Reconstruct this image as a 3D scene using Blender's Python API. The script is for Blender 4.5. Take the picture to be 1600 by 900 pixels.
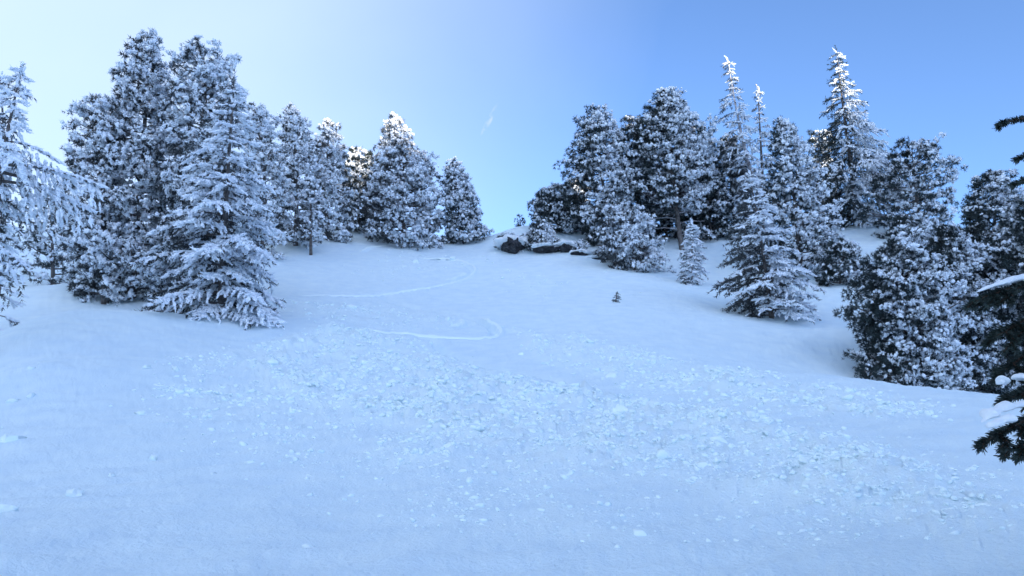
import bpy, math, random
import numpy as np
from mathutils import Vector

for o in list(bpy.data.objects):
    bpy.data.objects.remove(o)
scene = bpy.context.scene
COL = scene.collection
PI = math.pi
rng = np.random.default_rng(7)

# ------------------------------------------------------------------ camera
EYE = 1.6
PITCH = math.radians(12.0)
FPX = 1232.0                       # focal length in pixels of the 1600 px wide photograph
cam_d = bpy.data.cameras.new("camera")
cam_d.sensor_width = 36.0
cam_d.lens = 36.0 * FPX / 1600.0
cam_d.clip_start = 0.05
cam_d.clip_end = 5000.0
cam = bpy.data.objects.new("camera", cam_d)
COL.objects.link(cam)
cam.location = (0, 0, EYE)
cam.rotation_euler = (PI / 2 + PITCH, 0, 0)
scene.camera = cam

# ------------------------------------------------------------------ sky, sun, exposure
SUN_AZ = math.radians(157.0)       # clockwise from +Y: behind the camera, to the right
SUN_EL = math.radians(24.0)
world = bpy.data.worlds.new("World")
scene.world = world
world.use_nodes = True
nt = world.node_tree
bg = nt.nodes["Background"]
sky = nt.nodes.new("ShaderNodeTexSky")
sky.sky_type = 'NISHITA'
sky.sun_disc = False
sky.sun_elevation = SUN_EL
sky.sun_rotation = SUN_AZ
sky.altitude = 2200
sky.air_density = 1.0
sky.dust_density = 7.0
sky.ozone_density = 5.5
tc = nt.nodes.new("ShaderNodeTexCoord")
# thin high cloud on the left, widened out of view to brighten the snow
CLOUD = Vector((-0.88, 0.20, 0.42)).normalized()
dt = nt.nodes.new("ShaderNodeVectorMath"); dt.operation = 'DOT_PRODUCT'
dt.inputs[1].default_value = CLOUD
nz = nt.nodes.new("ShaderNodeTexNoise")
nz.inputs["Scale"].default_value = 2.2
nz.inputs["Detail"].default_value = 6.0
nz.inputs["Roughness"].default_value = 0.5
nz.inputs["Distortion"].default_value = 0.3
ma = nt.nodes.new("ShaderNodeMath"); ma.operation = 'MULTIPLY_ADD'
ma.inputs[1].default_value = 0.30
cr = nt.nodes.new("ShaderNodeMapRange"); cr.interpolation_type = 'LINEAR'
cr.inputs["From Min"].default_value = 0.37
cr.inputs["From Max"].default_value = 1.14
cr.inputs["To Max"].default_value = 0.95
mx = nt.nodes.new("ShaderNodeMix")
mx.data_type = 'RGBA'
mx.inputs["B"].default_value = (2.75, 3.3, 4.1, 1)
L = nt.links.new
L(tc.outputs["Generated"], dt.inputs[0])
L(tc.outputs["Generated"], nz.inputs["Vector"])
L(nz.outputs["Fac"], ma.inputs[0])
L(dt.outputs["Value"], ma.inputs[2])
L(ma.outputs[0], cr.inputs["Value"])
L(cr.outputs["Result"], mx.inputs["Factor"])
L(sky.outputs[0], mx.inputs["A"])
# one small wisp of cloud in the gap between the trees
def sky_dir(px, py):
    v = (450.0 - py) / FPX
    return Vector(((px - 800.0) / FPX, math.cos(PITCH) - v * math.sin(PITCH), math.sin(PITCH) + v * math.cos(PITCH))).normalized()
wc = sky_dir(765, 187); wa = (sky_dir(781, 158) - sky_dir(752, 214)).normalized(); wp = wc.cross(wa).normalized()
terms = []
for axis, size in ((wa, 0.026), (wp, 0.0042)):
    q = nt.nodes.new("ShaderNodeVectorMath"); q.operation = 'DOT_PRODUCT'; q.inputs[1].default_value = axis
    L(tc.outputs["Generated"], q.inputs[0])
    w = nt.nodes.new("ShaderNodeMath"); w.operation = 'SUBTRACT'; w.inputs[1].default_value = wc.dot(axis); L(q.outputs["Value"], w.inputs[0])
    d = nt.nodes.new("ShaderNodeMath"); d.operation = 'DIVIDE'; d.inputs[1].default_value = size; L(w.outputs[0], d.inputs[0])
    p = nt.nodes.new("ShaderNodeMath"); p.operation = 'MULTIPLY'; L(d.outputs[0], p.inputs[0]); L(d.outputs[0], p.inputs[1])
    terms.append(p)
sm = nt.nodes.new("ShaderNodeMath"); sm.operation = 'ADD'; L(terms[0].outputs[0], sm.inputs[0]); L(terms[1].outputs[0], sm.inputs[1])
n2 = nt.nodes.new("ShaderNodeTexNoise"); n2.inputs["Scale"].default_value = 70.0; n2.inputs["Detail"].default_value = 3.0
L(tc.outputs["Generated"], n2.inputs["Vector"])
fw = nt.nodes.new("ShaderNodeMapRange"); fw.interpolation_type = 'SMOOTHSTEP'
fw.inputs["From Min"].default_value = 1.0; fw.inputs["From Max"].default_value = 0.0
L(sm.outputs[0], fw.inputs["Value"])
fn = nt.nodes.new("ShaderNodeMapRange"); fn.inputs["From Min"].default_value = 0.47; fn.inputs["From Max"].default_value = 0.62
L(n2.outputs["Fac"], fn.inputs["Value"])
fm = nt.nodes.new("ShaderNodeMath"); fm.operation = 'MULTIPLY'; L(fw.outputs["Result"], fm.inputs[0]); L(fn.outputs["Result"], fm.inputs[1])
f2 = nt.nodes.new("ShaderNodeMath"); f2.operation = 'MULTIPLY'; f2.inputs[1].default_value = 0.55; L(fm.outputs[0], f2.inputs[0])
mw = nt.nodes.new("ShaderNodeMix"); mw.data_type = 'RGBA'; mw.inputs["B"].default_value = (2.4, 2.7, 2.9, 1)
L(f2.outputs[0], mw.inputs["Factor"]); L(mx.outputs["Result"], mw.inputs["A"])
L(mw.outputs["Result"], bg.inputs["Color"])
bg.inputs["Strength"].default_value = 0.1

sun_d = bpy.data.lights.new("sun", 'SUN')
sun_d.energy = 3.5
sun_d.angle = math.radians(0.3)
sun_d.color = (1.0, 0.86, 0.68)
sun = bpy.data.objects.new("sun", sun_d)
COL.objects.link(sun)
sdir = Vector((math.sin(SUN_AZ) * math.cos(SUN_EL), math.cos(SUN_AZ) * math.cos(SUN_EL), math.sin(SUN_EL)))
sun.rotation_euler = sdir.to_track_quat('Z', 'Y').to_euler()
sun.location = sdir * 60

scene.view_settings.view_transform = 'Standard'
scene.view_settings.look = 'None'
scene.view_settings.gamma = 1.0
scene.view_settings.use_curve_mapping = False
scene.view_settings.exposure = 1.75
scene.render.engine = 'CYCLES'
scene.cycles.max_bounces = 6
scene.cycles.diffuse_bounces = 4
scene.cycles.use_denoising = True
scene.cycles.use_adaptive_sampling = True
scene.cycles.adaptive_threshold = 0.02

# ------------------------------------------------------------------ pixel <-> world
def at(px, py, Y):
    """World point seen at photograph pixel (px, py) at distance Y."""
    v = (450.0 - py) / FPX
    z = EYE + Y * math.tan(PITCH + math.atan(v))
    d = Y * math.cos(PITCH) + (z - EYE) * math.sin(PITCH)
    return np.array([(px - 800.0) / FPX * d, Y, z])

def x_of(px, Y, z):
    return (px - 800.0) / FPX * (Y * math.cos(PITCH) + (z - EYE) * math.sin(PITCH))

def scale_at(Y, z):
    return (Y * math.cos(PITCH) + (z - EYE) * math.sin(PITCH)) / FPX

# ------------------------------------------------------------------ noise
_p = np.random.default_rng(3).permutation(512)
_perm = np.concatenate([_p, _p, _p])
_ang = np.random.default_rng(4).random(512) * 2 * PI
_gx, _gy = np.cos(_ang), np.sin(_ang)
def gnoise(x, y):
    xi = np.floor(x).astype(int); yi = np.floor(y).astype(int)
    xf = x - xi; yf = y - yi
    u = xf * xf * xf * (xf * (xf * 6 - 15) + 10); w = yf * yf * yf * (yf * (yf * 6 - 15) + 10)
    def g(i, j, dx, dy):
        h = _perm[_perm[(xi + i) & 511] + ((yi + j) & 511)]
        return _gx[h] * dx + _gy[h] * dy
    a = g(0, 0, xf, yf); b = g(1, 0, xf - 1, yf); c = g(0, 1, xf, yf - 1); d = g(1, 1, xf - 1, yf - 1)
    return (a + u * (b - a)) * (1 - w) + (c + u * (d - c)) * w
def fbm(x, y, f, octv=3, gain=0.5):
    s = 0; a = 1.0
    for k in range(octv):
        s = s + a * gnoise(x * f + 17.3 * k, y * f - 9.1 * k); f *= 2.03; a *= gain
    return s
def worley(x, y, f, seed=0):
    """Rounded lumps: 1 at a cell's centre falling to 0."""
    X = x * f; Yy = y * f
    xi = np.floor(X).astype(int); yi = np.floor(Yy).astype(int)
    best = np.full(X.shape, 9.0); hv = np.zeros(X.shape)
    for i in (-1, 0, 1):
        for j in (-1, 0, 1):
            h = _perm[_perm[(xi + i + seed * 31) & 511] + ((yi + j) & 511)]
            cx = xi + i + 0.5 + 0.42 * _gx[h]; cy = yi + j + 0.5 + 0.42 * _gy[h]
            d = (X - cx) ** 2 + (Yy - cy) ** 2
            m = d < best
            best = np.where(m, d, best); hv = np.where(m, (h % 97) / 97.0, hv)
    d = np.sqrt(best)
    r = 0.30 + 0.45 * hv
    return np.clip(1 - (d / r) ** 2, 0, 1) ** 0.8 * r

# ------------------------------------------------------------------ terrain (thin plate through surveyed points)
CP = [
    (800,900,4.5),(800,800,6.6),(800,700,10.5),(800,620,16.5),(800,560,24),(800,520,30),(800,480,36),(800,450,42),(800,420,48),(785,397,53),
    (100,900,4.6),(100,800,6.9),(100,700,10.6),(100,620,15.2),(100,560,18.6),(100,510,22.4),(100,488,24.6),
    (-120,900,4.4),(-130,750,9),(-150,655,17),(-170,600,22),(15,575,17.4),(15,522,21.5),
    (110,499,29),(110,482,32),(110,462,33.6),(110,442,36),(110,450,39),(70,436,42.5),(70,402,46.5),(60,374,50),(200,452,35.5),(210,460,39),(200,498,30),(-60,470,33),(-100,380,48),
    (300,900,4.5),(300,700,11),(300,620,16.5),(300,560,20.8),(300,512,25.2),(300,487,27.2),(300,497,30),(300,472,34),(250,420,42),
    (440,502,28),(440,470,33.5),(440,440,40),(440,400,48),(455,367,54),(360,380,52),
    (540,366,58),(560,352,63),(600,379,56.5),(690,383,57),(745,382,57),(782,369,57),(822,352,58.5),
    (560,620,16.5),(560,540,26),(600,480,36),(600,440,43),(600,405,50),
    (1000,900,4.5),(1000,800,6.5),(1000,700,10),(1000,640,14.2),(1000,590,19.6),(1000,550,24.5),(1000,520,28.8),(1000,480,35),(1000,450,41),(1000,430,45.5),
    (1250,900,4.4),(1250,800,6.2),(1250,720,8.8),(1250,650,13),(1250,604,17.6),(1250,583,20.4),
    (1250,582,25.5),(1250,548,28.2),(1250,519,30.6),(1180,508,32.5),(1330,514,31),(1330,519,33.6),(1265,522,33.4),(1265,497,37),(1300,470,40.5),
    (1450,900,4.3),(1450,780,6.2),(1450,700,9),(1450,650,12.4),(1450,607,17),(1450,622,22),(1450,606,27),
    (1600,900,4.2),(1600,740,7),(1600,660,10.5),(1600,623,14),(1600,650,20),(1620,620,27),
    (1800,900,4.2),(1800,700,9),(1800,650,14),
    (1450,500,35),(1500,420,44),(1430,372,53),(1340,377,54),(1380,362,56),(1090,452,42.5),(1150,490,37.5),(1200,507,35.2),(1100,432,47),
    (830,356,59),(870,352,61),(870,401,51),(960,418,48.5),(900,376,55),(960,388,54),(840,398,52.5),
    (1000,372,62),(1150,368,64),(1250,366,64),(1350,352,64),(1550,360,60),
]
P3 = [at(*c) for c in CP]
P3 += [np.array(q, float) for q in (
    (0,0,.45),(-4,1,.5),(4,1,.3),(0,-8,-.7),(-12,-8,-.5),(12,-8,-1.2),(-45,10,5),(-45,35,12),(45,10,-1),(48,35,9),(55,60,21),(-50,60,21),
    (-40,78,15),(-20,76,14),(0,74,13.5),(20,78,15),(40,82,16),(60,90,15),(-60,90,12),(0,95,6),(-40,100,6),(40,105,7))]
P3 = np.array(P3)
SC = 30.0
def _tps_fit(P, lam=1e-5):
    n = len(P); xy = P[:, :2] / SC
    d2 = ((xy[:, None] - xy[None]) ** 2).sum(2)
    K = 0.5 * d2 * np.log(d2 + 1e-12) + lam * np.eye(n)
    A = np.zeros((n + 3, n + 3)); A[:n, :n] = K
    A[:n, n] = 1; A[:n, n + 1:] = xy; A[n:, :n] = A[:n, n:].T
    return np.linalg.solve(A, np.concatenate([P[:, 2], np.zeros(3)]))
TPSW = _tps_fit(P3)
def base_z(x, y):
    x = np.asarray(x, float); y = np.asarray(y, float)
    sh = x.shape; q = np.stack([x.ravel(), y.ravel()], 1)
    out = np.empty(len(q)); n = len(P3); c = P3[:, :2] / SC
    for i in range(0, len(q), 40000):
        s = q[i:i + 40000] / SC
        d2 = ((s[:, None] - c[None]) ** 2).sum(2)
        out[i:i + 40000] = (0.5 * d2 * np.log(d2 + 1e-12)) @ TPSW[:n] + TPSW[n] + s @ TPSW[n + 1:]
    z = out.reshape(sh)
    # far country: the hill falls away on every side, and a ridge across the valley shades it
    r = np.hypot(x, y - 25)
    k = np.clip((r - 62) / 45, 0, 1); k = k * k * (3 - 2 * k)
    far = -18 + 10 * fbm(x, y, 1 / 160.0, 3)
    z = z * (1 - k) + far * k
    a = x * math.sin(SUN_AZ) + y * math.cos(SUN_AZ)
    b = x * math.cos(SUN_AZ) - y * math.sin(SUN_AZ)
    crest = RIDGE_Z + 2 * gnoise(b / 90.0, b * 0 + 0.5)
    t = np.clip(1 - np.clip(np.abs(a - RIDGE_D) - 8, 0, None) / RIDGE_W, 0, 1) * np.clip((380 - np.abs(b)) / 200, 0, 1)
    return z * (1 - t) + crest * t
RIDGE_D = 620.0
RIDGE_W = 440.0
RIDGE_Z = 0.0
# the ridge stands just high enough to leave the tops of the farthest trees in the sun
_tp = at(612, 206, 56.0)
RIDGE_Z = _tp[2] + (RIDGE_D - 8 - (_tp[0] * math.sin(SUN_AZ) + _tp[1] * math.cos(SUN_AZ))) * math.tan(SUN_EL)

_YS = np.concatenate([np.linspace(2.0, 30, 500), np.linspace(30.1, 75, 450)])
def hit(px, py):
    """First point of the terrain seen at a photograph pixel."""
    v = (450.0 - py) / FPX
    zz = EYE + _YS * math.tan(PITCH + math.atan(v))
    d = _YS * math.cos(PITCH) + (zz - EYE) * math.sin(PITCH)
    xx = (px - 800.0) / FPX * d
    under = np.nonzero(base_z(xx, _YS) > zz)[0]
    i = under[0] if len(under) else len(_YS) - 1
    return np.array([xx[i], _YS[i], zz[i]])

def poly_mask(x, y, poly, soft):
    """1 well inside the ground polygon, 0 outside, softened over `soft` metres."""
    ins = np.zeros(x.shape, bool); dist = np.full(x.shape, 1e9)
    n = len(poly)
    for i in range(n):
        ax, ay = poly[i][:2]; bx, by = poly[(i + 1) % n][:2]
        c = ((ay > y) != (by > y)) & (x < (bx - ax) * (y - ay) / (by - ay + 1e-12) + ax)
        ins ^= c
        ex, ey = bx - ax, by - ay
        t = np.clip(((x - ax) * ex + (y - ay) * ey) / (ex * ex + ey * ey + 1e-12), 0, 1)
        dist = np.minimum(dist, np.hypot(x - ax - t * ex, y - ay - t * ey))
    sd = np.where(ins, dist, -dist)
    k = np.clip(sd / soft + 0.35, 0, 1)
    return k * k * (3 - 2 * k)
def gp(pts):
    return [hit(*p) for p in pts]
# lobes of avalanche debris: (outline in the photograph, softness, strength)
DEBRIS = [
    (gp([(330,552),(500,512),(640,528),(690,556),(800,590),(980,622),(1150,652),(1330,698),(1600,762),(1800,870),(1650,900),(1250,830),(1000,770),(700,700),(470,640)]), 1.3, 1.0),
    (gp([(200,600),(330,548),(500,512),(640,528),(690,556),(800,590),(980,622),(1150,652),(1330,698),(1600,762),(1700,820),(1650,900),(1000,900),(700,800),(400,700)]), 3.5, 0.5),
    (gp([(790,512),(900,522),(1010,546),(1160,578),(1330,606),(1500,636),(1400,662),(1230,652),(1050,618),(930,585),(820,548)]), 2.0, 0.7),
    (gp([(450,470),(590,470),(690,492),(735,512),(720,528),(600,519),(500,505),(440,492)]), 2.5, 0.45),
    (gp([(560,395),(640,386),(760,400),(800,420),(900,440),(860,462),(770,440),(740,415),(640,440),(540,430)]), 4.0, 0.35),
]
def debris(x, y):
    m = np.zeros(np.shape(x))
    for poly, soft, k in DEBRIS:
        a = np.array(poly); lo = a[:, :2].min(0) - soft; hi = a[:, :2].max(0) + soft
        s = (x > lo[0]) & (x < hi[0]) & (y > lo[1]) & (y < hi[1])
        if s.any():
            m[s] = np.maximum(m[s], k * poly_mask(x[s], y[s], poly, soft))
    return m * np.clip(0.75 + 0.9 * fbm(x, y, 0.45, 2), 0.15, 1.25)

# ski tracks: centre lines in the photograph, which side the pushed-up snow lies, depth
TRACKS = [
    ([(565,396),(585,387),(620,383),(665,383),(705,386)], 1, 0.10, 1),
    ([(632,404),(700,408),(732,417),(738,426),(715,440),(660,452),(600,460),(530,463),(450,460)], 1, 0.16, 1),
    ([(592,464),(620,475),(690,487),(740,499),(768,512)], 1, 0.20, 0),
    ([(740,499),(768,512),(774,523),(757,531),(710,532),(650,528),(590,523),(545,518)], 1, 0.16, 1),
    ([(676,536),(690,549),(722,562),(770,574),(840,588),(920,603)], -1, 0.26, 0),
    ([(708,517),(728,513),(737,508),(730,502)], 1, 0.10, 1),
    ([(700,440),(722,435),(736,428)], 1, 0.08, 1),
]
def smooth_line(pts, n=160):
    P = np.array([hit(*p)[:2] for p in pts])
    for _ in range(3):
        Q = np.empty((2 * len(P), 2)); Q[0] = P[0]; Q[-1] = P[-1]
        Q[1:-1:2] = 0.75 * P[:-1] + 0.25 * P[1:]; Q[2:-1:2] = 0.25 * P[:-1] + 0.75 * P[1:]
        P = Q
    s = np.concatenate([[0], np.cumsum(np.hypot(*np.diff(P, axis=0).T))])
    u = np.linspace(0, s[-1], n)
    return np.stack([np.interp(u, s, P[:, 0]), np.interp(u, s, P[:, 1])], 1)
LINES = [(smooth_line(p), side, dep, berm) for p, side, dep, berm in TRACKS]
def track_z(x, y):
    z = np.zeros(np.shape(x))
    for P, side, dep, berm in LINES:
        lo = P.min(0) - 1.5; hi = P.max(0) + 1.5
        s = np.nonzero((x > lo[0]) & (x < hi[0]) & (y > lo[1]) & (y < hi[1]))[0]
        T = np.gradient(P, axis=0); T /= np.linalg.norm(T, axis=1)[:, None]
        e = np.clip(np.minimum(np.arange(len(P)), np.arange(len(P))[::-1]) / 18.0, 0, 1)
        for i in range(0, len(s), 20000):
            q = s[i:i + 20000]
            dx = x[q][:, None] - P[None, :, 0]; dy = y[q][:, None] - P[None, :, 1]
            j = (dx * dx + dy * dy).argmin(1); r = np.arange(len(q))
            sd = (T[j, 0] * dy[r, j] - T[j, 1] * dx[r, j]) * side
            al = np.abs(T[j, 0] * dx[r, j] + T[j, 1] * dy[r, j])
            w = e[j] * (al < 0.3)
            z[q] += w * dep * (-np.exp(-(sd / 0.16) ** 4) + 0.5 * berm * np.exp(-((sd - 0.3) / 0.12) ** 2))
    return z
def ground_z(x, y, fine=True):
    x = np.asarray(x, float); y = np.asarray(y, float)
    z = base_z(x, y)
    near = np.clip(1 - (np.hypot(x, y - 25) - 50) / 30, 0, 1)
    z = z + near * (0.14 * fbm(x, y, 0.16, 2) + 0.02 * fbm(x, y, 0.9, 2))
    if fine:
        xs, ys = x.ravel(), y.ravel()
        zz = np.zeros(xs.shape)
        sel = np.nonzero((np.abs(xs) < 45) & (ys > 1) & (ys < 62))[0]
        a, b = xs[sel], ys[sel]
        m = debris(a, b)
        wx = a + 0.25 * fbm(a, b, 1.1, 2); wy = b + 0.25 * fbm(a + 40, b, 1.1, 2)
        far_k = np.clip(b / 16, .35, 1)
        lump = 0.10 * fbm(a, b, .8, 3) + far_k * (0.08 * worley(wx * .7, wy, 1.1) + 0.17 * worley(wx * .65 + 5, wy, 2.6, 1)) + 0.13 * worley(wx * .65, wy + 3, 5.0, 2) * (.5 + .5 * far_k) + 0.05 * fbm(a * .7, b, 7.0, 3)
        # wind-packed ripples, lying along the slope
        rip = 0.050 * fbm(a * 0.5 + b * 0.2, b * 1.5 - a * 0.45, 1.7, 4, .55)
        zz[sel] = m * (0.10 + lump) + rip + 0.011 * fbm(a, b, 9.0, 3)
        tz = np.zeros(len(sel)); s2 = np.nonzero(b > 18)[0]
        tz[s2] = track_z(a[s2], b[s2])
        zz[sel] += tz
        z = z + zz.reshape(x.shape)
    return z

# ------------------------------------------------------------------ materials
def nodes_of(name):
    m = bpy.data.materials.new(name); m.use_nodes = True
    n = m.node_tree.nodes; return m, n, m.node_tree.links.new, n["Principled BSDF"]
def noise_mat(name, c1, c2, scale, rough=0.7, bump=0.0, bscale=30.0, spec=0.3, detail=4.0, sss=0.0, sheen=0.0):
    m, n, l, b = nodes_of(name)
    t = n.new("ShaderNodeTexCoord"); z = n.new("ShaderNodeTexNoise")
    z.inputs["Scale"].default_value = scale; z.inputs["Detail"].default_value = detail
    r = n.new("ShaderNodeValToRGB")
    r.color_ramp.elements[0].position = 0.32; r.color_ramp.elements[1].position = 0.68
    r.color_ramp.elements[0].color = (*c1, 1); r.color_ramp.elements[1].color = (*c2, 1)
    l(t.outputs["Object"], z.inputs["Vector"]); l(z.outputs["Fac"], r.inputs[0]); l(r.outputs[0], b.inputs["Base Color"])
    b.inputs["Roughness"].default_value = rough; b.inputs["Specular IOR Level"].default_value = spec
    if sss:
        b.inputs["Subsurface Weight"].default_value = sss
        b.inputs["Subsurface Radius"].default_value = (0.4, 0.7, 1.0); b.inputs["Subsurface Scale"].default_value = 0.03
    if bump:
        k = n.new("ShaderNodeTexNoise"); k.inputs["Scale"].default_value = bscale; k.inputs["Detail"].default_value = 6.0
        k.inputs["Roughness"].default_value = 0.65
        q = n.new("ShaderNodeBump"); q.inputs["Strength"].default_value = bump; q.inputs["Distance"].default_value = 0.03
        l(t.outputs["Object"], k.inputs["Vector"]); l(k.outputs["Fac"], q.inputs["Height"]); l(q.outputs[0], b.inputs["Normal"])
    return m
M_SNOW = noise_mat("snow", (0.735, 0.88, 0.955), (0.815, 0.945, 0.985), 1.6, 0.65, 0.9, 26.0, 0.25, 9.0)
M_PILLOW = noise_mat("settled_snow", (0.80, 0.86, 0.90), (0.86, 0.91, 0.94), 6.0, 0.65, 0.5, 40.0, 0.25)
def _broken():
    """Freshly broken snow is whiter than the wind-packed crust round it."""
    n = M_SNOW.node_tree.nodes; l = M_SNOW.node_tree.links.new; b = n["Principled BSDF"]
    src = b.inputs["Base Color"].links[0].from_socket
    a = n.new("ShaderNodeAttribute"); a.attribute_name = "broken"
    m = n.new("ShaderNodeMix"); m.data_type = 'RGBA'; m.inputs["B"].default_value = (0.85, 0.975, 0.99, 1)
    l(a.outputs["Fac"], m.inputs["Factor"]); l(src, m.inputs["A"]); l(m.outputs["Result"], b.inputs["Base Color"])
_broken()
M_CHUNK = noise_mat("broken_snow", (0.84, 0.965, 0.985), (0.88, 0.985, 0.99), 3.0, 0.6, 0.3, 25.0, 0.25)
M_RIME = noise_mat("rime", (0.76, 0.82, 0.90), (0.89, 0.94, 0.98), 1.6, 0.6, 0, 0, 0.3)
M_FROSTED = noise_mat("frosted_needles", (0.035, 0.043, 0.045), (0.10, 0.112, 0.118), 1.3, 0.7, 0, 0, 0.3)
M_NEEDLE = noise_mat("needles", (0.016, 0.026, 0.028), (0.042, 0.062, 0.062), 1.3, 0.6, 0, 0, 0.3)
M_FNEEDLE = noise_mat("fir_needles", (0.014, 0.026, 0.024), (0.036, 0.056, 0.048), 9.0, 0.5, 0, 0, 0.4)
M_BARK = noise_mat("bark", (0.07, 0.06, 0.055), (0.20, 0.18, 0.17), 5.0, 0.85, 0.6, 18.0, 0.2)
M_FBARK = noise_mat("frosted_bark", (0.22, 0.21, 0.22), (0.55, 0.54, 0.57), 3.0, 0.8, 0.4, 18.0, 0.2)
M_TWIG = noise_mat("brown_twig", (0.05, 0.032, 0.024), (0.11, 0.07, 0.05), 14.0, 0.8, 0.3, 60.0, 0.2)
M_ROCK = noise_mat("dark_rock", (0.012, 0.013, 0.016), (0.075, 0.076, 0.085), 2.5, 0.85, 0.9, 7.0, 0.3)

# ------------------------------------------------------------------ mesh helpers
def mesh_np(name, V, F, mat, smooth=False):
    me = bpy.data.meshes.new(name)
    V = np.ascontiguousarray(V, np.float32); F = np.ascontiguousarray(F, np.int32); k = F.shape[1]
    me.vertices.add(len(V)); me.vertices.foreach_set("co", V.ravel())
    me.loops.add(F.size); me.loops.foreach_set("vertex_index", F.ravel())
    me.polygons.add(len(F)); me.polygons.foreach_set("loop_start", np.arange(0, F.size, k, dtype=np.int32))
    me.polygons.foreach_set("use_smooth", np.full(len(F), smooth))
    me.materials.append(mat); me.update(); me.validate()
    return me
def obj(name, V, F, mat, parent=None, smooth=False):
    o = bpy.data.objects.new(name, mesh_np(name, V, F, mat, smooth)); COL.objects.link(o)
    if parent: o.parent = parent
    return o
def tag(o, label=None, cat=None, group=None, kind=None):
    if label: o["label"] = label
    if cat: o["category"] = cat
    if group: o["group"] = group
    if kind: o["kind"] = kind
    return o
def thing(name, loc, label, cat, group=None):
    o = bpy.data.objects.new(name, None); COL.objects.link(o); o.location = loc
    o.empty_display_size = 0.3
    return tag(o, label, cat, group)
def unit(a):
    return a / (np.linalg.norm(a, axis=-1, keepdims=True) + 1e-9)
def frames(zdir, rs, roll=True):
    """Rotation matrices whose third column is zdir."""
    z = unit(zdir); n = len(z)
    h = rs.normal(size=(n, 3)) if roll else np.tile(np.array([[0, 0, 1.0]]), (n, 1)) + 1e-3 * rs.normal(size=(n, 3))
    x = unit(np.cross(h, z)); y = np.cross(z, x)
    return np.stack([x, y, z], 2)
class Acc:
    def __init__(s): s.V = []; s.F = []; s.n = 0
    def add(s, V, F):
        s.V.append(V); s.F.append(F + s.n); s.n += len(V)
    def inst(s, tv, tf, pos, R, sc):
        n = len(pos)
        if n == 0: return
        V = np.einsum('nij,nkj->nki', R, tv[None] * sc.reshape(n, 1, -1)) + pos[:, None]
        F = tf[None] + (np.arange(n) * len(tv))[:, None, None]
        s.add(V.reshape(-1, 3), F.reshape(-1, 3))
    def tubes(s, P, r, k=4):
        """P (n, m, 3) centre lines, r (n, m) radii."""
        n, m, _ = P.shape
        if n == 0: return
        T = unit(np.gradient(P, axis=1)); h = np.array([0.31, 0.17, 0.93])
        X = unit(np.cross(T, h)); Yv = np.cross(T, X)
        a = np.arange(k) * 2 * PI / k
        V = P[:, :, None] + r[:, :, None, None] * (X[:, :, None] * np.cos(a)[:, None] + Yv[:, :, None] * np.sin(a)[:, None])
        i = np.arange(n)[:, None, None] * m * k + np.arange(m - 1)[None, :, None] * k
        j = np.arange(k)[None, None]; j2 = (j + 1) % k
        q = np.stack([i + j, i + j2, i + k + j2, i + k + j], -1).reshape(-1, 4)
        s.add(V.reshape(-1, 3), np.concatenate([q[:, [0, 1, 2]], q[:, [0, 2, 3]]]))
    def obj(s, name, mat, parent=None, smooth=False):
        if not s.V: return None
        return obj(name, np.concatenate(s.V), np.concatenate(s.F), mat, parent, smooth)

def icosphere(sub):
    t = (1 + 5 ** .5) / 2
    V = [(-1, t, 0), (1, t, 0), (-1, -t, 0), (1, -t, 0), (0, -1, t), (0, 1, t), (0, -1, -t), (0, 1, -t), (t, 0, -1), (t, 0, 1), (-t, 0, -1), (-t, 0, 1)]
    F = [(0, 11, 5), (0, 5, 1), (0, 1, 7), (0, 7, 10), (0, 10, 11), (1, 5, 9), (5, 11, 4), (11, 10, 2), (10, 7, 6), (7, 1, 8),
         (3, 9, 4), (3, 4, 2), (3, 2, 6), (3, 6, 8), (3, 8, 9), (4, 9, 5), (2, 4, 11), (6, 2, 10), (8, 6, 7), (9, 8, 1)]
    V = [tuple(unit(np.array(v, float))) for v in V]
    for _ in range(sub):
        mid = {}; G = []
        def m(a, b):
            k = (min(a, b), max(a, b))
            if k not in mid:
                mid[k] = len(V); V.append(tuple(unit((np.array(V[a]) + np.array(V[b])) / 2)))
            return mid[k]
        for a, b, c in F:
            ab, bc, ca = m(a, b), m(b, c), m(c, a)
            G += [(a, ab, ca), (b, bc, ab), (c, ca, bc), (ab, bc, ca)]
        F = G
    return np.array(V), np.array(F)
ICO0, ICO1, ICO2, ICO3 = (icosphere(i) for i in range(4))

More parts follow.
